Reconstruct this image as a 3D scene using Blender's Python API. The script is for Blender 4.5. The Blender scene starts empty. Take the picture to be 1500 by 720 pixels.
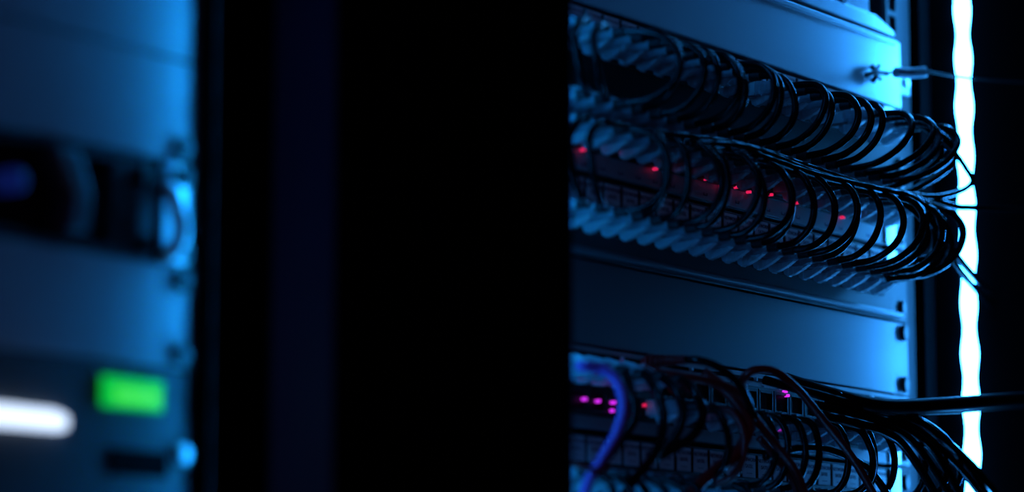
import bpy, bmesh, math, random
from mathutils import Vector, Matrix
random.seed(11)

# ------------------------------------------------------------------ camera, world, exposure
sc = bpy.context.scene
C = sc.collection
FPX = 4200.0                                    # focal length in pixels of the 1500 px wide frame
PITCH = math.atan(604 / FPX)
CAM = Vector((0.0, 0.0, 1.30))
cd = bpy.data.cameras.new('camera'); cam = bpy.data.objects.new('camera', cd); C.objects.link(cam)
cd.sensor_width = 36.0; cd.lens = 36.0 * FPX / 1500.0
cd.clip_start = 0.05; cd.clip_end = 50
cam.location = CAM; cam.rotation_euler = (math.pi / 2 + PITCH, 0, 0)
cd.dof.use_dof = True; cd.dof.focus_distance = 1.615; cd.dof.aperture_fstop = 3.4
sc.camera = cam
sc.view_settings.view_transform = 'Standard'; sc.view_settings.look = 'None'
sc.view_settings.exposure = 0.0; sc.view_settings.gamma = 1.0
sc.view_settings.use_curve_mapping = False
w = bpy.data.worlds.new('world'); sc.world = w; w.use_nodes = True
w.node_tree.nodes['Background'].inputs[0].default_value = (0.0088, 0.0060, 0.0175, 1)
w.node_tree.nodes['Background'].inputs[1].default_value = 1.0
STRIP_RIGHT = (1.5, 16.0, 50.0)                 # blue LED tube beside the right rack
STRIP_LEFT = (0.25, 8.2, 26.0)                  # the tube that lights the left rack
STRIP_ADDED = (0.30, 10.5, 36.0)                   # unseen tube added behind the duct to light the nearby plugs

# ------------------------------------------------------------------ rack frame of reference (mm)
# u runs along the equipment faces (away to the right), n stands out of them, v runs down
TH = math.atan(3003 * math.cos(PITCH) / FPX)
D = Vector((math.sin(TH), math.cos(TH), 0)); N = Vector((math.cos(TH), -math.sin(TH), 0))
O = CAM + Vector((0.032262, 1.455837, 0.337123))
ROTZ = math.pi / 2 - TH
FLOOR_V = O.z * 1000.0
def W(u, n, v): return O + D * (u / 1000) + N * (n / 1000) - Vector((0, 0, v / 1000))
def at(x, y, n=0):
    """rack coordinates of the point seen at pixel x, y that stands n mm out of the equipment faces"""
    r = Vector(((x - 750) / FPX, 0, 0)) + (360 - y) / FPX * Vector((0, -math.sin(PITCH), math.cos(PITCH))) \
        + Vector((0, math.cos(PITCH), math.sin(PITCH)))
    t = ((O - CAM) + N * (n / 1000)).dot(N) / r.dot(N)
    P = CAM + r * t - O
    return (P.dot(D) * 1000, n, -P.z * 1000)

# ------------------------------------------------------------------ materials
def mat(name, col, rough=0.5, metal=0.0, spec=0.5, trans=0.0, bump=0.0, bscale=900.0, emit=None, coat=0.0, vary=0.0):
    m = bpy.data.materials.new(name); m.use_nodes = True
    nt = m.node_tree; b = nt.nodes['Principled BSDF']
    b.inputs['Base Color'].default_value = (*col, 1)
    b.inputs['Roughness'].default_value = rough; b.inputs['Metallic'].default_value = metal
    b.inputs['Specular IOR Level'].default_value = spec
    b.inputs['Transmission Weight'].default_value = trans
    b.inputs['Coat Weight'].default_value = coat
    if emit:
        mx = max(emit)
        b.inputs['Emission Color'].default_value = (*[c / mx for c in emit], 1)
        b.inputs['Emission Strength'].default_value = mx
    tc = nt.nodes.new('ShaderNodeTexCoord'); nz = nt.nodes.new('ShaderNodeTexNoise')
    nz.inputs['Scale'].default_value = bscale; nt.links.new(tc.outputs['Object'], nz.inputs['Vector'])
    if bump:
        bp = nt.nodes.new('ShaderNodeBump'); bp.inputs['Strength'].default_value = bump
        bp.inputs['Distance'].default_value = 0.0004
        nt.links.new(nz.outputs['Fac'], bp.inputs['Height']); nt.links.new(bp.outputs['Normal'], b.inputs['Normal'])
    if vary:
        mr = nt.nodes.new('ShaderNodeMapRange')
        mr.inputs['To Min'].default_value = max(0.02, rough - vary); mr.inputs['To Max'].default_value = rough + vary
        nt.links.new(nz.outputs['Fac'], mr.inputs['Value']); nt.links.new(mr.outputs['Result'], b.inputs['Roughness'])
    return m
M = dict(
    black=mat('black_matte_steel', (.0014, .0016, .002), .85, spec=.04),
    duct=mat('black_duct_plastic', (.006, .010, .020), .6, spec=.1),
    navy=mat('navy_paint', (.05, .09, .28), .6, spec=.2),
    rail=mat('grey_rail_steel', (.022, .025, .03), .5, metal=.2),
    light=mat('light_grey_paint', (.50, .53, .56), .42, spec=.5, bump=.05, bscale=700, vary=.05),
    alu=mat('satin_aluminium', (.66, .69, .72), .36, metal=.65, bump=.04, bscale=500, vary=.04),
    grey=mat('mid_grey_paint', (.20, .21, .23), .40, metal=.45, spec=.45, bump=.06, bscale=700, vary=.05),
    grey2=mat('dull_grey_paint', (.11, .12, .13), .5, spec=.3, bump=.3, bscale=300),
    dark=mat('dark_grey_paint', (.06, .063, .07), .45, spec=.4, bump=.08),
    face=mat('satin_grey_switch_face', (.42, .42, .44), .45, spec=.5, bump=.05),
    pblack=mat('black_panel_paint', (.012, .012, .014), .5, spec=.3),
    jack=mat('black_jack_plastic', (.008, .008, .009), .45, spec=.3),
    paper=mat('label_paper', (.90, .86, .86), .6, spec=.3),
    ink=mat('label_ink', (.05, .03, .10), .6),
    clear=mat('clear_polycarbonate', (.72, .80, .84), .22, spec=.7, trans=.35, bump=.25, bscale=500),
    boot=mat('clear_ribbed_boot', (.42, .50, .56), .14, spec=.9, trans=.35, bump=.8, bscale=420),
    bootblack=mat('black_rubber_sleeve', (.008, .008, .009), .5),
    cord=mat('black_cable_jacket', (.003, .0032, .0036), .20, spec=.20, bump=.25, bscale=1300, vary=.06),
    cordmatte=mat('matte_black_cable_jacket', (.0025, .0027, .003), .55, spec=.08),
    red=mat('dark_red_cable_jacket', (.36, .012, .010), .38, spec=.5, bump=.3, bscale=1300),
    purple=mat('violet_cable_jacket', (.50, .08, .38), .35, spec=.5),
    ears=mat('bare_steel', (.75, .78, .80), .30, metal=.85),
    screw=mat('black_screw', (.006, .006, .006), .4),
    sleeve=mat('pale_wire_sleeve', (.35, .40, .45), .5),
    glass=mat('dark_blue_glass', (.02, .03, .16), .15, emit=(.002, .006, .06)),
    tube_r=mat('led_tube_right', (.9, .9, .9), .4, emit=STRIP_RIGHT),
    tube_l=mat('led_tube_left', (.9, .9, .9), .4, emit=STRIP_LEFT),
    tube_m=mat('led_tube_middle', (.9, .9, .9), .4, emit=STRIP_ADDED),
    magenta=mat('magenta_led', (.5, .1, .5), .3, emit=(.85, .03, 1.0)),
    redled=mat('red_led', (.5, .05, .1), .3, emit=(.75, .012, .09)),
    green=mat('green_lcd_backlight', (.1, .5, .1), .3, emit=(.002, .50, .035)),
    green2=mat('green_lcd_bright_field', (.1, .5, .1), .3, emit=(.05, .74, .06)),
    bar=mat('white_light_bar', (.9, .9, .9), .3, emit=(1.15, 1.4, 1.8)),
    floor=mat('dark_floor_tiles', (.01, .011, .013), .5),
    wall=mat('dark_wall', (.006, .006, .008), .8),
    badge=mat('dark_red_badge', (.10, .006, .03), .35, bump=.6, bscale=700),
)

# ------------------------------------------------------------------ mesh helpers (all in u, n, v millimetres)
def loc_of(u, n, v): return Vector((u / 1000, -n / 1000, -v / 1000))
class MB:
    def __init__(s): s.bm = bmesh.new()
    def box(s, u0, u1, n0, n1, v0, v1, bev=0.0):
        t = bmesh.new()
        bmesh.ops.create_cube(t, size=1)
        for q in t.verts:
            q.co = loc_of(u0 + (q.co.x + .5) * (u1 - u0), n0 + (q.co.y + .5) * (n1 - n0), v0 + (q.co.z + .5) * (v1 - v0))
        bmesh.ops.recalc_face_normals(t, faces=t.faces)
        if bev: bmesh.ops.bevel(t, geom=t.edges[:], offset=bev / 1000, segments=2, affect='EDGES', profile=.5)
        s.merge(t); return s
    def merge(s, t):
        me = bpy.data.meshes.new('t'); t.to_mesh(me); t.free(); s.bm.from_mesh(me); bpy.data.meshes.remove(me)
    def prism(s, pts, axis, a0, a1, bev=0.0):
        """extrude polygon pts along axis 'u','n' or 'v'"""
        t = bmesh.new(); rings = []
        for a in (a0, a1):
            r = []
            for p, q in pts:
                c = dict(u=(a, p, q), n=(p, a, q), v=(p, q, a))[axis]
                r.append(t.verts.new(loc_of(*c)))
            rings.append(r)
        k = len(pts)
        t.faces.new(rings[0]); t.faces.new(rings[1][::-1])
        for i in range(k): t.faces.new((rings[0][i], rings[0][(i + 1) % k], rings[1][(i + 1) % k], rings[1][i]))
        bmesh.ops.recalc_face_normals(t, faces=t.faces)
        if bev: bmesh.ops.bevel(t, geom=t.edges[:], offset=bev / 1000, segments=2, affect='EDGES', profile=.5)
        s.merge(t); return s
    def cyl(s, axis, cu, cn, cv, r, a0, a1, k=20, bev=0.0):
        pts = [(math.cos(2 * math.pi * i / k) * r, math.sin(2 * math.pi * i / k) * r) for i in range(k)]
        off = dict(u=(cn, cv), n=(cu, cv), v=(cu, cn))[axis]
        return s.prism([(a + off[0], b + off[1]) for a, b in pts], axis, a0, a1, bev)
    def loft(s, rings):
        """rings: list of lists of (u, n, v)"""
        t = bmesh.new(); R = [[t.verts.new(loc_of(*p)) for p in r] for r in rings]; k = len(R[0])
        t.faces.new(R[0]); t.faces.new(R[-1][::-1])
        for a, b in zip(R, R[1:]):
            for i in range(k): t.faces.new((a[i], a[(i + 1) % k], b[(i + 1) % k], b[i]))
        bmesh.ops.recalc_face_normals(t, faces=t.faces); s.merge(t); return s
    def tube(s, pts, r, k=10, rfun=None, sub=6):
        P = smooth(pts, sub); t = bmesh.new(); R = []
        up = None
        for i, p in enumerate(P):
            a = P[max(i - 1, 0)]; b = P[min(i + 1, len(P) - 1)]; T = (b - a).normalized()
            if up is None:
                up = Vector((0, 0, 1)) if abs(T.z) < .9 else Vector((1, 0, 0))
            up = (up - T * up.dot(T)).normalized(); sd = T.cross(up)
            rr = (rfun(i / (len(P) - 1)) if rfun else 1) * r / 1000
            R.append([t.verts.new(p + (up * math.cos(2 * math.pi * j / k) + sd * math.sin(2 * math.pi * j / k)) * rr) for j in range(k)])
        t.faces.new(R[0]); t.faces.new(R[-1][::-1])
        for a, b in zip(R, R[1:]):
            for i in range(k): t.faces.new((a[i], a[(i + 1) % k], b[(i + 1) % k], b[i]))
        bmesh.ops.recalc_face_normals(t, faces=t.faces); s.merge(t); return s
    def mesh(s, name, m, smooth_=False):
        me = bpy.data.meshes.new(name); s.bm.to_mesh(me); s.bm.free(); me.materials.append(m)
        if smooth_:
            for p in me.polygons: p.use_smooth = True
        return me
def smooth(pts, sub):
    P = [loc_of(*p) for p in pts]
    if len(P) < 3: return P
    Q = [P[0] * 2 - P[1]] + P + [P[-1] * 2 - P[-2]]; out = []
    for i in range(1, len(Q) - 2):
        p0, p1, p2, p3 = Q[i - 1:i + 3]
        for j in range(sub):
            t = j / sub
            out.append(.5 * ((2 * p1) + (p2 - p0) * t + (2 * p0 - 5 * p1 + 4 * p2 - p3) * t * t + (3 * p1 - p0 - 3 * p2 + p3) * t ** 3))
    out.append(P[-1]); return out
def place(o, u, n, v):
    o.location = W(u, n, v); o.rotation_euler = (0, 0, ROTZ)
def tag(o, label=None, cat=None, group=None, kind=None):
    for k, x in (('label', label), ('category', cat), ('group', group), ('kind', kind)):
        if x: o[k] = x
    return o
def thing(name, label, cat, u=0, n=0, v=0, group=None):
    o = bpy.data.objects.new(name, None); C.objects.link(o); o.empty_display_size = .02; place(o, u, n, v)
    return tag(o, label, cat, group)
def part(name, mb, m, parent, smooth_=False, loc=None, label=None):
    me = mb if isinstance(mb, bpy.types.Mesh) else mb.mesh(name, m, smooth_)
    o = bpy.data.objects.new(name, me); C.objects.link(o); o.parent = parent
    if loc: o.location = loc_of(*loc)
    if label: o['label'] = label
    return o
def solo(name, mb, m, u, n, v, label, cat, group=None, smooth_=False):
    me = mb if isinstance(mb, bpy.types.Mesh) else mb.mesh(name, m, smooth_)
    o = bpy.data.objects.new(name, me); C.objects.link(o); place(o, u, n, v)
    return tag(o, label, cat, group)
U1 = 44.45
ORD = 'zeroth first second third fourth fifth sixth seventh eighth ninth tenth eleventh twelfth thirteenth fourteenth fifteenth sixteenth seventeenth eighteenth nineteenth twentieth twenty-first twenty-second twenty-third twenty-fourth'.split()

# ------------------------------------------------------------------ the setting
def struct(name, mb, m, loc=(0, 0, 0)):
    o = bpy.data.objects.new(name, mb.mesh(name, m)); C.objects.link(o); place(o, *loc); o['kind'] = 'structure'; return o
struct('floor', MB().box(-2500, 2500, -1800, 2600, 0, 60), M['floor'], (0, 0, FLOOR_V))
struct('wall_back', MB().box(-2500, 2500, -1860, -1800, -2700, 0), M['wall'], (0, 0, FLOOR_V))

struct('wall_right', MB().box(900, 960, -1800, 1500, -2700, 0), M['wall'], (0, 0, FLOOR_V))

# ------------------------------------------------------------------ server cabinets
TOP = -480.0                                    # cabinet top above the measured line (v grows downwards)
H = FLOOR_V - TOP
def cabinet(cu, label, extra):
    t = thing('server_cabinet', label, 'cabinet', cu, 0, FLOOR_V)
    for a, b in ((-299, -259), (259, 299)):
        part('post', MB().box(a, b, -42, -3 if extra is None else (extra if b > 0 else -3), -H + 30, -60, 1.5), M['black'], t)
        part('post', MB().box(a, b, -790, -752, -H + 30, -60, 1.5), M['black'], t)
    for a, b in ((-303, -300), (300, 303)):
        part('side_panel', MB().box(a, b, -790, -44, -H + 30, -60, .5), M['black'], t)
    part('back_panel', MB().box(-299, 299, -794, -791, -H + 30, -60, .5), M['black'], t)
    part('roof', MB().box(-303, 303, -800, -2, -H, -H + 29, 2), M['black'], t)
    part('plinth', MB().box(-300, 300, -795, -8, -58, 0, 2), M['black'], t)
    for s in (-1, 1):
        m = MB(); a, b = (s * 226, s * 256.3); a, b = min(a, b), max(a, b)
        hc = s * 233.5
        v0, v1 = -H + 30, -60
        m.box(a, hc - 4.7, -6, -2.6, v0, v1); m.box(hc + 4.7, b, -6, -2.6, v0, v1)
        # square mounting holes between the rungs
        vv = v0; k = 0
        while vv < v1:
            nxt = min(vv + (15.875, 15.875, 12.7)[k % 3] - 9.4, v1); m.box(hc - 4.7, hc + 4.7, -6, -2.6, vv, nxt)
            vv = nxt + 9.4; k += 1
        m.box(b - 2.6 if s > 0 else a, b if s > 0 else a + 2.6, -40, -6, v0, v1)
        part('mounting_rail', m, M['rail'], t)
    return t
RC, LC = 124.7, -289 - 241.3
cabinet(RC, 'black server cabinet holding the cabled patch panels on the right', 3)
cabinet(LC, 'black server cabinet holding the blurred equipment on the left', None)

# black vertical cable duct between the two cabinets, sides in two depths
t = thing('cable_duct', 'wide black vertical cable duct standing between the two cabinets', 'cable duct', -205, 0, FLOOR_V)
part('duct_body', MB().box(-74, 80, -1.5, 40, -H, 0, 1), M['black'], t)
part('duct_cover', MB().box(-87, 86, 41, 80, -H, 0, 2), M['black'], t)
part('light_shield', MB().box(-109, -87.5, 30, 33.5, -H, 0, .8).box(-90, -87.2, 33.5, 44, -H, 0), M['black'], t)  # added lip that hides the left tube from the camera
part('side_skirt', MB().box(-88.6, -87.1, 45, 78, -H + 4, -2, .3), M['navy'], t)  # added sheet; its navy colour stands in for faint light on the side
part('gasket', MB().box(-84.6, -82.8, -1.5, 8.0, -H, 0, .3), M['black'], t)  # added baffle, shades the nearest panel edges from the left tube
part('hinge', MB().cyl('v', -82, 40.3, 0, 2.2, -H + 30, -40, 12), M['black'], t)
t = thing('cable_duct', 'black vertical cable duct at the right edge, beyond the bright tube', 'cable duct', 515, 0, FLOOR_V)
part('duct_body', MB().box(-85, 85, -60, 4, -H, 0, 1), M['black'], t)
part('duct_cover', MB().box(-83, 87, 5, 14, -H, 0, 2), M['black'], t)

# ------------------------------------------------------------------ LED tubes
def led_tube(u, n, label, m, depth, axis_dir, r=5.0, amp=.13, pitch=31.0, ph=0.0):
    v0, v1 = -430, 620
    t = thing('led_tube', label, 'LED light', u, n, v1)
    steps = 560; L = v1 - v0
    mb = MB(); pts = [(0, 0, -i * L / steps) for i in range(steps + 1)]
    rf = lambda s: 1 + amp * math.sin(2 * math.pi * (s * L / pitch) + ph) + .04 * math.sin(2 * math.pi * s * L / 87)
    mb.tube(pts, r, k=14, rfun=rf, sub=1)
    part('diffuser', mb, m, t, True)
    if axis_dir == 'n': ch = MB().box(-2.2, 2.2, -depth, -r * .9, -L, 0, .4)
    elif axis_dir == 'u': ch = MB().box(r * .9, depth, -2.2, 2.2, -L, 0, .4)
    else: ch = MB().box(-depth, -r * .9, -2.2, 2.2, -L, 0, .4)
    part('mounting_channel', ch, M['black'], t)
    return t
led_tube(400, 25, 'bright vertical LED tube glowing white beside the right cabinet', M['tube_r'], 21.8, 'n', 4.7, .15, 31, .6)
led_tube(-283.2, 12, 'LED tube recessed behind the duct, lighting the left cabinet', M['tube_l'], 4.1, 'u', 3.0, .30, 25, 0)
led_tube(-119.5, 7, 'LED tube on the far side of the black duct', M['tube_m'], 5.0, '-u', 3.2, .15, 31, 0)

# ------------------------------------------------------------------ rack equipment
def screw(parent, u, v, n=0.2, m='screw', r=3.6):
    o = part('screw', MB().cyl('n', 0, 0, 0, r, 0, 2.6, 18, .5), M[m], parent, loc=(u, n, v)); return o
def slot_ear_screws(parent, vs, sides=(1,), hu=233.5, m='screw'):
    for s in sides:
        for v in vs:
            part('screw', MB().cyl('n', 0, -0, 0, 3.3, 0, 2.4, 16, .4), M[m], parent, loc=(s * hu, .2, v))
def panel_mesh(v0, v1, hole=True, thick=2.0, bev=.5):
    return MB().box(-241, 241, -thick, 0, v0 + .3, v1 - .3, bev)
def blank_panel(cu, v0, units, label, m, screws=(6.35, 38.1), hu=233.4, sr=3.6):
    t = thing('blank_panel', label, 'blank panel', cu, 0, v0 + units * U1)
    h = units * U1
    part('faceplate', MB().box(-241, 241, -2, 0, -h + .5, -.5, .5).box(-215, 215, -14, -2, -h + 1, -h + 2.6).box(-215, 215, -14, -2, -2.6, -1), M[m], t)
    for s in (-1, 1):
        for q in screws: part('screw', MB().cyl('n', 0, 0, 0, sr, 0, 3.2, 18, .5), M['screw'], t, loc=(s * hu, .1, -h + q)).scale[2] = 1.4 if cu > 0 else 1.0
    return t

# --- unit A: deep light blank tray above the first patch panel
t = thing('blank_panel', 'light grey blank panel above the top patch panel, brightly lit at its right end', 'blank panel', RC, 0, -.8)
mb = MB().box(-236, 236.5, -12, 1.2, -41.6, 0, 1.0)
part('faceplate', mb, M['alu'], t)
part('top_hem', MB().box(-236, 229, 1.3, 3.0, -41.2, -38.0, .6), M['alu'], t)
for s in (-1, 1):
    part('mounting_ear', MB().box(min(s * 237, s * 250), max(s * 237, s * 250), -2.4, .4, -24, -10, .4), M['alu'], t)
    part('screw', MB().cyl('n', 0, 0, 0, 3.0, 0, 2.2, 16, .4), M['ears'], t, loc=(s * 243.5, .5, -17))

# --- device above it, narrower front
t = thing('rack_appliance', 'light grey appliance at the top with a dark red badge, cut by the frame', 'network appliance', RC, 0, -45.2)
part('chassis', MB().box(-205, 203, -260, -2, -86, -9, 1.0), M['light'], t)
part('bottom_lip', MB().prism([(-229, 0), (230, 0), (226, -3.5), (205, -9), (-205, -9), (-226, -3.5)], 'n', -8, 1.5, .8), M['alu'], t)
bu = at(1232, 0, 0)
part('badge', MB().cyl('n', 0, 0, 0, 8, 0, 4, 28, 1.2), M['badge'], t, loc=(bu[0] - RC, -2, bu[2] + 45.2 - 5.5), label='round dark red badge')

# --- port and label meshes shared by all panels
def jack_mesh(name, pu=8.1, pv=6.6, flip=1):
    m = MB()
    m.box(-pu, -6.2, -4, 1.2, -pv, pv, .3).box(6.2, pu, -4, 1.2, -pv, pv, .3)
    m.box(-6.2, 6.2, -4, 1.2, -pv, -4.6, .2).box(-6.2, 6.2, -4, 1.2, 4.6, pv, .2)
    m.box(-6.2, 6.2, -4, -3.4, -4.6, 4.6)
    for k in range(8): m.box(-4.4 + k * 1.2, -3.9 + k * 1.2, -3.4, -1.5, flip * 2.2, flip * 4.3)
    return m.mesh(name, M['jack'])
JACK = {1: jack_mesh('jack'), -1: jack_mesh('jack', flip=-1)}
def text_mesh(lines, size, step):
    bms = bmesh.new()
    for i, s in enumerate(lines):
        cu = bpy.data.curves.new('t', 'FONT'); cu.body = s; cu.size = size; cu.align_x = 'CENTER'; cu.extrude = .00006
        cu.space_character = 1.05
        o = bpy.data.objects.new('t', cu); C.objects.link(o)
        dg = bpy.context.evaluated_depsgraph_get(); me = bpy.data.meshes.new_from_object(o.evaluated_get(dg))
        me.transform(Matrix.Translation((0, 0, -i * step)) @ Matrix.Rotation(math.pi / 2, 4, 'X'))
        bms.from_mesh(me); bpy.data.objects.remove(o); bpy.data.curves.remove(cu); bpy.data.meshes.remove(me)
    me = bpy.data.meshes.new('lettering'); bms.to_mesh(me); bms.free(); me.materials.append(M['ink']); return me
PORTS = [325.35 - 17.1 * j for j in range(23)][::-1]     # u of the ports, left to right
def label_row(parent, cu, v0, v1, lines, size, step, tv):
    lm = MB().box(-7.0, 7.0, .2, .7, v0, v1, .15).mesh('port_label', M['paper'])
    tm = text_mesh(lines, size, step)
    for u in PORTS:
        l = part('port_label', lm, None, parent, loc=(u - cu, 0, 0))
        part('lettering', tm, None, l, loc=(0, .78, tv))
def ear_plates(t, top, bot):
    for s in (-1, 1):
        part('mounting_ear', MB().box(min(s * 213, s * 226), max(s * 213, s * 226), .3, 1.5, top, bot, .4), M['ears'], t)
def ear_screws(t, h):
    for s in (-1, 1):
        for q in (9, 35.5): part('screw', MB().cyl('n', 0, 0, 0, 3.2, 0, 2.4, 16, .4), M['screw'], t, loc=(s * 233.4, .1, -h + q)).scale[2] = 1.5
def patch_panel(v0, label, lab, lines, size, step, tv, jv, m='pblack', flange=None):
    """v0 = top line of the unit"""
    t = thing('patch_bay', label, 'patch panel', RC, 0, v0 + U1)
    part('faceplate', MB().box(-241, 241, -2, 0, -U1 + 1.2, -.6, .5), M[m], t)
    part('rear_tray', MB().box(-210, 210, -90, -2, -U1 + 3, -3, 1), M['pblack'], t)
    label_row(t, RC, lab[0] - v0 - U1, lab[1] - v0 - U1, lines, size, step, tv - v0 - U1)
    for u in PORTS: part('jack', JACK[1], None, t, loc=(u - RC, .6, jv - v0 - U1))
    if flange: part('bottom_flange', MB().box(-228, 228, .3, 5, flange - v0 - U1, flange - v0 - U1 + 3.4, 1.2), M['grey'], t)
    ear_screws(t, U1); ear_plates(t, -U1 + 1.2, -U1 + 19)
    return t
patch_panel(0, 'black patch panel at the top with one row of clear plugs', (1.6, 9.6), ['NETWORK', 'SATEL'], .0028, .0032, 5.0, 19.5)
patch_panel(2 * U1, 'black patch panel under the middle switch, above the dark blank panel', (91.6, 104.5), ['NETWORK', 'SATEL', '------'], .0029, .0036, 95.2, 112.5, m='dark', flange=128)
patch_panel(5 * U1, 'black patch panel at the bottom edge, under the lower switch', (225.0, 237.5), ['NETWORK', 'SATEL', '------'], .0029, .0036, 228.6, 246, flange=262)

# --- switches with two rows of ports
def switch(v0, label, jvs, ledv, leds, slots):
    t = thing('network_switch', label, 'network switch', RC, 0, v0 + U1)
    z = v0 + U1
    part('faceplate', MB().box(-241, 241, -2, 0, -U1 + .8, -1.6, .6), M['face'], t)
    part('chassis', MB().box(-215, 215, -250, -2.2, -U1 + 1, -1, 1), M['dark'], t)
    part('port_bezel', MB().box(-205, 209, .1, .9, jvs[0] - 8 - z, jvs[1] + 7.6 - z, .3), M['pblack'], t)
    for k, jv in enumerate(jvs):
        for u in PORTS: part('jack', JACK[-1 if k == 0 else 1], None, t, loc=(u - RC, 1.1, jv - z))
    for x, y, c in leds:
        q = at(x, y, 3)
        part('indicator_light', MB().cyl('n', 0, 0, 0, .85, -2, 1, 12, .25), M[c], t, loc=(q[0] - RC, 3.0, q[2] - z),
             label='glowing magenta light' if c == 'magenta' else 'glowing red light')
    if slots:
        u = 43.0 - RC - 68.4 * 2
        while u < 225:
            if u > -190: part('vent_slot', MB().box(max(u + 2, -205), min(u + 66.4, 225), .05, .35, 3.4 - U1, 5.4 - U1), M['black'], t)
            part('stud', MB().cyl('n', 0, 0, 0, 1.1, 0, 1.6, 12, .3), M['ears'], t, loc=(u, 0, 4.4 - U1))
            u += 68.4
        for k in range(22):
            part('port_mark', MB().box(-1.2, 1.2, .05, .25, -.8, .8), M['ink'], t, loc=(PORTS[k] - RC, 0, 8.0 - U1))
    else:
        mk = MB().box(-2.0, 2.0, .05, .22, -.25, .25).box(-2.0, -1.5, .05, .22, -1.4, .25).box(1.5, 2.0, .05, .22, -1.4, .25).mesh('port_mark', M['ink'])
        for k in range(0, 22): part('port_mark', mk, None, t, loc=(PORTS[k] + 8.5 - RC, 0, 84.5 - v0 - U1))
    ear_screws(t, U1); ear_plates(t, -U1 + (7.5 if slots else 1), -1.8)
    return t
switch(U1, 'network switch in the middle between two patch panels, cables in both port rows', (57, 69.5), 76,
       [(855, 219, 'redled'), (893, 220, 'redled'), (937, 225, 'redled'), (961, 247, 'redled'), (996, 249, 'redled'), (1036, 262, 'redled'),
        (1057, 272, 'redled'), (1080, 274, 'redled'), (1098, 281, 'redled'), (1130, 285, 'redled'), (1168, 297, 'redled'), (1235, 318, 'redled')], False)
switch(4 * U1, 'lower network switch with a slotted top edge and magenta indicator lights', (194, 206.5), 208,
       [(857, 584, 'magenta'), (877, 587, 'magenta'), (899, 589, 'magenta'), (897, 601, 'magenta'), (917, 539, 'magenta'), (920, 543, 'magenta'),
        (918, 591, 'redled'), (944, 593, 'redled'), (983, 599, 'redled'), (1004, 602, 'redled'), (1151, 573, 'magenta'), (1154, 579, 'magenta'),
        (1138, 621, 'magenta'), (1141, 629, 'magenta'), (1173, 635, 'redled')], True)

blank_panel(RC, 3 * U1, 1, 'dark blank panel between the two groups of cabled panels', 'grey')
blank_panel(RC, 6 * U1, 1, 'grey blank panel at the very bottom of the right cabinet', 'grey')

# ------------------------------------------------------------------ patch cables
def plug_meshes():
    b = MB().box(-5.9, 5.9, -3, 9, -4.1, 4.1, .5)
    b.box(-3.2, 3.2, 0, 8, 4.2, 5.0, .2)                       # latch
    for k in range(8): b.box(-4.4 + k * 1.2, -4.0 + k * 1.2, -2.6, 3, -4.5, -4.0)
    plug = b.mesh('plug', M['clear'])
    rings = []; k = 16
    def ring(n, hu, vt, vb):
        r = []
        for j in range(k):
            a = 2 * math.pi * j / k; c, s_ = math.cos(a), math.sin(a)
            q = (abs(c) ** 4 + abs(s_) ** 4) ** -.25
            r.append((hu * c * q, n, (vt + vb) / 2 + (vb - vt) / 2 * s_ * q))
        return r
    prof = [(7.5, 5.9, -4.5, 4.3), (9.5, 6.2, -4.7, 4.5), (12.5, 5.7, -4.6, 4.3), (16, 4.9, -4.2, 4.0), (20, 3.9, -3.6, 3.5), (23.5, 3.0, -3.0, 3.0)]
    for (a, b_) in zip(prof, prof[1:]):
        for f in (0, .5):
            p = [x + (y - x) * f for x, y in zip(a, b_)]
            g = .93 if f else 1.0
            rings.append(ring(p[0], p[1] * g, p[2] * g, p[3] * g))
    rings.append(ring(*prof[-1]))
    body = MB().loft(rings); fb = MB()
    fb.prism([(3.5, 4.4), (4.5, 8.2), (7, 9.4), (11, 8.6), (16, 6.3), (20.5, 3.6), (20, 2.8), (8, 3.8)], 'u', -1.9, 1.9, .5)
    for q in range(4): fb.box(-2.2, 2.2, 6.5 + q * 3, 7.7 + q * 3, 4.2, 9.6 - q * 1.15, .3)
    boot = body.mesh('boot', M['boot'], False)
    fin = fb.mesh('latch_guard', M['clear'], False)
    slv = MB().tube([(0, 20, 0), (0, 25, 0), (0, 30, 0)], 2.75, k=14).mesh('sleeve', M['bootblack'], True)
    return plug, boot, slv, fin
PLUG, BOOT, SLEEVE, FIN = plug_meshes()
def add_plug(root, u, v, latch, tilt=0.0, n=1.5):
    """latch = 1 with the latch below, -1 above"""
    p = part('plug', PLUG, None, root, loc=(u, n, v))
    p.rotation_euler = (tilt, math.pi if latch < 0 else 0, 0)
    part('boot', BOOT, None, p); part('sleeve', SLEEVE, None, p); part('latch_guard', FIN, None, p)
    return p
def patch_cable(u0, v0, l0, u1, v1, l1, bulge, label, group, m='cord', r=2.0, mid=(), j=2.0, sag=0.0, away=False):
    t = thing('patch_cable', label, 'cable', u0, 0, v0, group)
    R = random.uniform
    du, dv = u1 - u0, v1 - v0
    t0, t1 = R(-.05, .08), R(-.1, .05)
    add_plug(t, 0, 0, l0, -t0 * 0); add_plug(t, du, dv, l1)
    pts = [(0, 22, 0), (0, 29, 0)]
    if mid: pts += [(a - u0, b, c - v0) for a, b, c in mid]
    else:
        B = bulge
        s = R(-j, j)
        if away: B *= .45; s = -26
        pts += [(.06 * du + s * .5, 29 + B * .62, dv * .055 + sag * .3), (.25 * du + s, 29 + B * .93, dv * .25 + sag), (.5 * du + s, 29 + B, dv * .5 + sag),
                (.75 * du + s * .8, 29 + B * .86, dv * .76 + sag * .6), (.93 * du + s * .4, 29 + B * .5, dv * .95 + sag * .2)]
    pts += [(du, 29, dv), (du, 22, dv)]
    part('cord', MB().tube(pts, r, k=12, sub=7), M[m], t, True)
    return t
R = random.uniform; nA = 0
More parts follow.
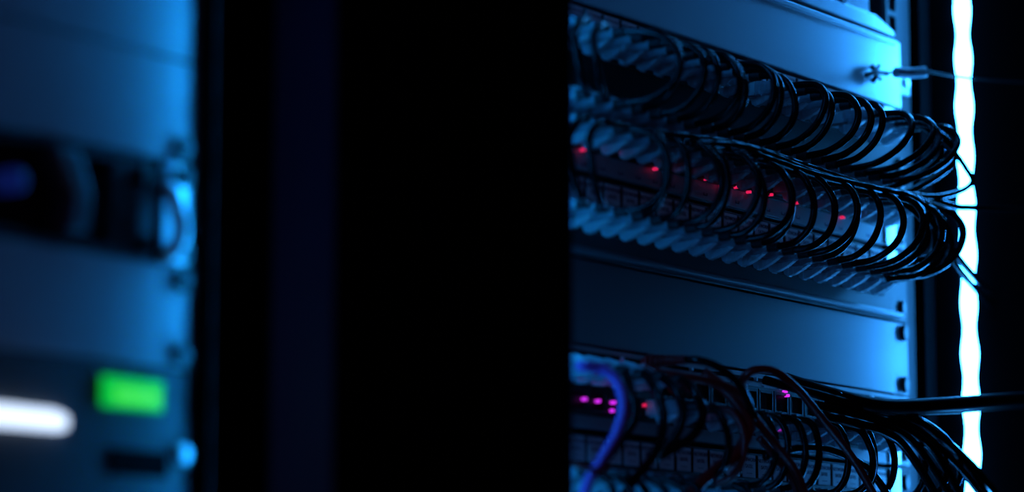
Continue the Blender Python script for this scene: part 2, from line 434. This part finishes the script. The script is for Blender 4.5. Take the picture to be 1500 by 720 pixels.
for i, u in enumerate(PORTS[1:]):
    k = i + 1
    # top patch panel -> upper row of the middle switch
    drop = R(-1, 1)
    if i in (11, 17): continue                  # ports left open in the top panel
    off = 0 if i < 11 else (1 if i < 17 else 2)
    nA += 1
    b = R(23, 32) if u < 250 else R(25, 34)
    patch_cable(u, 19.5, 1, PORTS[1:][i - off], 57, -1, b,
                f'black looped patch cable between top patch panel and middle switch, {ORD[nA]} from the left', 'black loops above the middle switch', j=8.0, sag=R(-1.5, 3), away=i < 2)
for i, u in enumerate(PORTS[1:]):
    k = i + 1
    if i in (13,): continue
    off = 0 if i < 13 else 1
    nB = k - (i > 13)
    b = R(18, 28) if u < 250 else R(24, 36)
    patch_cable(u, 69.5, 1, PORTS[1:][i - off], 112.5, 1, b,
                f'black looped patch cable from middle switch down to second patch panel, {ORD[nB]} from the left', 'black loops below the middle switch', j=8.0, sag=R(0, 4), away=i < 2)
k = 0
for i, u in enumerate(PORTS[1:]):
    if i in (0, 1, 2, 3, 4, 5, 8, 13, 18): continue
    k += 1
    b = R(14, 24)
    c = 'red' if i in (7,) else 'cord'
    patch_cable(u, 206.5, 1, u, 246, 1, b,
                f'{"dark red" if c == "red" else "black"} looped patch cable from lower switch to bottom patch panel, {ORD[k]} from the left',
                'loops below the lower switch', m=c, j=6.0, sag=R(0, 4))

# cables of the bottom patch panel that drop below the frame
for q, i in enumerate((0, 1, 2, 3, 4, 5, 8, 13, 18)):
    u = PORTS[1:][i]
    t = thing('patch_cable', f'black cable dropping out of the frame from the bottom patch panel, {ORD[q + 1]} from the left', 'cable', u, 0, 246,
              'cables dropping below the frame')
    add_plug(t, 0, 0, 1)
    part('cord', MB().tube([(0, 22, 0), (0, 30, 0), (R(-3, 3), 42, 7), (R(-6, 6), 46, 26), (R(-9, 9), 40, 60), (R(-12, 12), 30, 110)], 2.0, k=12), M['cord'], t, True)

# cables plugged at one end only that run away through the frame
def run_cable(u0, v0, latch, pix, label, m='cord', r=2.0, group=None, plug=True):
    t = thing('network_cable', label, 'cable', u0, 0, v0, group)
    pts = []
    if plug:
        add_plug(t, 0, 0, latch); pts = [(0, 22, 0), (0, 30, 0)]
    for x, y, n in pix:
        a = at(x, y, n); pts.append((a[0] - u0, a[1], a[2] - v0))
    part('cord', MB().tube(pts, r, k=12, sub=7), M[m], t, True)
    return t
# trunk of cables running to the right between the two rows of loops
for q in range(6):
    y = q * 2.2; nn = 34 + (q % 3) * 5
    iu = (1, 4, 7, 10, 12, 15)[q]; u0 = PORTS[iu]
    xs = [(886, 178), (940, 190), (1010, 207), (1100, 222), (1200, 252), (1290, 278), (1345, 292)]
    pu = at(0, 0)
    start = 841 + u0 * 2.35 + 62
    pix = [(x, yy + R(-5, 5) + y - 4, nn + R(-2, 2)) for x, yy in xs if x > start or (q == 0)]
    ends = [[(1400, 302, 42), (1432, 304, 42), (1560, 310, 40)], [(1385, 330, 45), (1392, 372, 46), (1360, 400, 42), (1318, 405, 34)],
            [(1376, 335, 42), (1400, 372, 44), (1430, 408, 38), (1462, 440, 8)], [(1372, 322, 46), (1378, 366, 48), (1345, 392, 44), (1310, 398, 34)],
            [(1366, 330, 42), (1366, 370, 44), (1330, 385, 40)], [(1372, 340, 40), (1398, 385, 40), (1424, 418, 34), (1455, 455, 8)]][q]
    desc = ['straight on past the bright tube', 'with the widest downturn', 'slanting across the bright tube',
            'turning down inside the widest', 'with the shortest downturn', 'slanting lowest past the tube'][q]
    run_cable(u0, 57, -1, pix + ends, 'black cable running right between the loop rows, ' + desc, group='cables running right between the loop rows', plug=False)
# small loops at the right end of the top rows, in front of the bright tube
run_cable(PORTS[22], 24, 1, [(1362, 190, 40), (1392, 215, 45), (1416, 248, 46), (1424, 266, 45), (1406, 280, 43), (1370, 288, 38), (1330, 284, 32)],
          'thin black cable hooked in front of the bright tube', r=1.7, plug=False)
run_cable(PORTS[22], 24, 1, [(1320, 176, 28), (1358, 186, 36), (1388, 206, 44), (1398, 232, 46), (1376, 256, 42), (1330, 280, 34), (1280, 290, 30)],
          'black cable making the outermost loop of the upper row', r=2.0, plug=False)
run_cable(PORTS[22], 24, 1, [(1310, 165, 28), (1345, 180, 36), (1372, 202, 42), (1378, 228, 44), (1352, 252, 40), (1310, 272, 34), (1260, 280, 30)],
          'black cable making the second outermost loop of the upper row', r=2.0, plug=False)
for q, (x0, y0, s_) in enumerate([(1300, 290, 1.0), (1290, 284, .86)]):
    run_cable(PORTS[22], 80, 1, [(x0, y0, 30), (x0 + 40 * s_, y0 + 14, 40), (x0 + 74 * s_, y0 + 48 * s_, 46), (x0 + 78 * s_, y0 + 85 * s_, 46), (x0 + 45 * s_, y0 + 112 * s_, 40), (x0, y0 + 118 * s_, 30)],
              ['black cable making the outermost loop of the middle row', 'black cable making the second outermost loop of the middle row'][q], plug=False)

# thick cable leaving to the right, with the bundle falling to the lower right
run_cable(0, 0, 1, [(1150, 556, 22), (1215, 577, 38), (1290, 594, 52), (1380, 592, 58), (1450, 587, 60), (1560, 580, 62)],
          'thick black cable running right across the bright tube', 'cordmatte', r=4.3, plug=False)
run_cable(0, 0, 1, [(1120, 556, 24), (1200, 578, 40), (1290, 600, 50), (1380, 600, 52), (1450, 595, 54), (1560, 588, 56)],
          'black cable running right just under the thick one', 'cordmatte', r=2.6, plug=False)
ends = [(1280, 592, 1378, 640, 1440, 700), (1272, 600, 1365, 645, 1428, 712), (1290, 612, 1370, 662, 1415, 740), (1255, 606, 1345, 655, 1400, 740),
        (1262, 622, 1330, 660, 1385, 750), (1300, 596, 1392, 650, 1452, 735)]
words = ['topmost across the tube', 'second from its top', 'third from its top', 'fourth from its top', 'lowest', 'rightmost at bottom']
for q, (a, b, c, d_, e, f) in enumerate(ends):
    u0 = PORTS[17 + q % 4]
    run_cable(u0, 194, -1, [(a - 60, b - 14, 42), (a, b, 46), ((a + c) / 2, (b + d_) / 2 - 9, 50), (c, d_, 52), (e, f, 54), (e + 25, f + 60, 54), (e + 28, f + 300, 48)],
              'black cable in the bundle falling to the lower right, ' + words[q], r=2.3 if q % 2 else 2.6, group='bundle falling to the lower right', plug=False)

# red cables
run_cable(at(1100, 560)[0] - 8, 194, -1, [(1088, 575, 34), (1090, 553, 40), (1108, 541, 46), (1138, 545, 50), (1172, 573, 52), (1210, 620, 52), (1250, 672, 50), (1290, 740, 48)],
          'dark red cable looping over the lower switch and down to the right', 'red', 2.3, plug=False)
run_cable(0, 0, 1, [(945, 537, 14), (975, 548, 24), (1030, 556, 34), (1075, 572, 42), (1105, 610, 48), (1135, 650, 50), (1165, 690, 48), (1190, 750, 46)],
          'dark red cable running right then down from under the slotted edge', 'red', 2.3, plug=False)
run_cable(0, 0, 1, [(1030, 545, 26), (1072, 580, 40), (1096, 622, 46), (1080, 662, 44), (1040, 695, 40), (985, 745, 34)],
          'thick dark red cable bending down to the bottom of the frame', 'red', 3.2, plug=False)
run_cable(0, 0, 1, [(1112, 640, 36), (1135, 668, 40), (1160, 700, 42), (1175, 745, 42)],
          'short dark red cable crossing the bottom loops', 'red', 2.0, plug=False)
for q, (x, y) in enumerate([(955, 545)]):
    t = thing('network_cable', 'dark red ribbed strain relief on a plug under the slotted edge', 'cable', *at(948, 530, 6))
    m = MB()
    for k in range(6): m.cyl('n', 0, 0, 0, 4.2 - k * .3, k * 3.2, k * 3.2 + 1.9, 16, .4)
    m.cyl('n', 0, 0, 0, 2.4, -3, 24, 12)
    part('strain_relief', m, M['red'], t)
    part('cord', MB().tube([(0, 22, 0), (1, 32, 1), (8, 40, 5), (22, 44, 14), (40, 42, 30)], 2.1, sub=6), M['cord'], t, True)
# violet cable at the left edge of the opening
run_cable(PORTS[2], 194, -1, [(850, 536, 34), (878, 539, 40), (902, 556, 46), (913, 590, 50), (905, 630, 48), (884, 668, 44), (862, 705, 40), (850, 750, 36)],
          'violet cable curving down at the left edge of the opening', 'purple', 2.8)
run_cable(0, 0, 1, [(835, 678, 36), (856, 684, 42), (878, 689, 44), (892, 684, 44)],
          'dark red tie wrapped around the violet cable', 'red', 1.3, plug=False)
# loose dark cables falling past the lower left labels
falls = [([(925, 580, 40), (930, 610, 44), (905, 650, 40), (870, 690, 34)], 'leftmost'),
         ([(960, 570, 44), (972, 610, 50), (962, 660, 48), (930, 700, 42), (900, 750, 38)], 'second from the left'),
         ([(992, 575, 42), (1000, 608, 46), (985, 645, 42), (950, 668, 34)], 'third from the left'),
         ([(1018, 575, 44), (1030, 606, 48), (1012, 640, 44), (965, 668, 34)], 'fourth from the left')]
for q, (pix, wd) in enumerate(falls):
    run_cable(PORTS[3 + q], 194, -1, pix, 'blurred black cable drooping over the lower left labels, ' + wd, r=2.5, group='cables drooping over the lower left labels')
# cables sweeping up to the fan
run_cable(0, 0, 1, [(1120, 668, 26), (1180, 655, 36), (1230, 664, 40), (1275, 690, 42), (1310, 740, 42)], 'black cable arching along the bottom edge toward the right', plug=False, r=2.3)

# wire with pale sleeve by the bright tube
t = thing('tied_wire', 'thin wire with a pale sleeve knotted at the end of the light panel', 'wire', *at(1283, 108, 4))
o0 = at(1283, 108, 4)
def rel(x, y, n): a = at(x, y, n); return (a[0] - o0[0], a[1] - 4, a[2] - o0[2])
def trel(pl): return [rel(*p) for p in pl]
t.location = W(o0[0], 4, o0[2])
part('wire', MB().tube([(0, 0, 0), rel(1310, 106, 12), rel(1350, 104, 24), rel(1395, 111, 34), rel(1435, 116, 38), rel(1520, 122, 40)], .8), M['bootblack'], t, True)
part('sleeve', MB().tube([rel(1312, 106, 13), rel(1335, 107, 18), rel(1356, 105, 24)], 3.4), M['sleeve'], t, True)
part('knot', MB().tube([rel(1276, 96, 4), rel(1284, 108, 6), rel(1278, 120, 4)], 1.6).tube([rel(1288, 96, 4), rel(1282, 107, 6), rel(1290, 116, 4)], 1.3).tube([rel(1268, 110, 4), rel(1284, 106, 7), rel(1300, 108, 6)], 1.5), M['dark'], t, True)

# ------------------------------------------------------------------ left cabinet (far out of focus)
LU0 = 127.2
blank_panel(LC, LU0 - 2 * U1 - .3, 1, 'light grey blank panel at the top of the left cabinet', 'light', ())
blank_panel(LC, LU0 - U1, 1, 'light grey blank panel second from the top of the left cabinet', 'light', (U1 - 6.35,), hu=228.8, sr=4.6)
t = thing('rack_server', 'dark open-fronted unit with bright steel ear and knobs in left cabinet', 'rack unit', LC, 0, LU0 + U1)
part('chassis', MB().box(-215, 215, -300, -12, -U1 + 1, -1, 1), M['pblack'], t)
part('faceplate', MB().box(-220, 214, -12, -1.5, -U1 + 1, -U1 + 4, .6).box(-220, 214, -12, -1.5, -4, -1, .6).box(190, 214, -12, -2, -U1 + 4, -4, .6), M['dark'], t)
part('mounting_ear', MB().box(219, 240.5, -2, 0, -U1 + .8, -.8, .5), M['ears'], t)
part('mounting_ear', MB().box(-240.5, -219, -2, 0, -U1 + .8, -.8, .5), M['grey'], t)
ea = []
for a in range(9):
    ea.append((0, 0))
part('ear_handle', MB().tube([(219, 0, -33), (219, 4, -30), (220, 6, -24), (222, 7, -16), (221, 7, -9), (220, 4, -4), (220, 0, -3)], 3.6, k=14, sub=6), M['ears'], t, True)
part('pull_handle', MB().prism([(152, -40), (166, -41), (174, -24), (172, -8), (160, -6), (163, -22)], 'n', -11, 2, 1.5), M['grey'], t)
part('knob', MB().cyl('n', 0, 0, 0, 4.8, -11, 1, 24, 1.5), M['glass'], t, loc=(at(28, 263)[0] - LC, 0, at(28, 263)[2] - LU0 - U1), label='round dark blue lens')
for q in ((228.8, -38), (207.8, -36.5), (206.5, -6), (228.7, -6)):
    part('screw', MB().cyl('n', 0, 0, 0, 4.4, 0, 4, 18, .5), M['screw'], t, loc=(q[0], 0 if q[0] > 215 else -2, q[1]))
blank_panel(LC, LU0 + U1, 1, 'grey blank panel above the green display in the left cabinet', 'light', hu=229.5, sr=4.6)
z = LU0 + 3 * U1 + U1
t = thing('rack_appliance', 'grey appliance with a green display and a white light bar', 'rack unit', LC, 0, z)
part('faceplate', MB().box(-241, 241, -2, 0, -2 * U1 + .8, -.8, .5), M['grey2'], t)
part('chassis', MB().box(-215, 215, -300, -2.2, -2 * U1 + 1, -1, 1), M['dark'], t)
def q2(x, y): a = at(x, y, 0); return a[0] - LC, a[2] - z
a = q2(145, 545); b = q2(237, 607)
d0 = part('display', MB().box(a[0] + 1, b[0] - 1, .1, 1.8, a[1] + 1, b[1] - 1, .5), M['green'], t)
part('display_field', MB().box(a[0] + 8, b[0] - 4, 1.9, 2.2, a[1] + 5.2, b[1] - 3.0, .1), M['green2'], d0)
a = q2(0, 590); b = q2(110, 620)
part('light_bar', MB().prism([(a[0] - 60, a[1] + .6), (b[0] - 14, a[1] + 1.0), (b[0] - 7, a[1] + 3), (b[0] - 7, a[1] + 7.5), (b[0] - 11, a[1] + 8.8), (a[0] - 60, a[1] + 8.8)], 'n', .2, 3, .5), M['bar'], t)  # white bar with its own emission
a = q2(158, 655); b = q2(243, 700)
part('drive_slot', MB().box(a[0], b[0], .1, 1.0, a[1], b[1], .4), M['black'], t)
a = q2(262, 665)
part('screw', MB().cyl('n', 0, 0, 0, 4.2, 0, 4, 20, 1.2), M['ears'], t, loc=(a[0], .1, a[1]), label='bright steel screw')
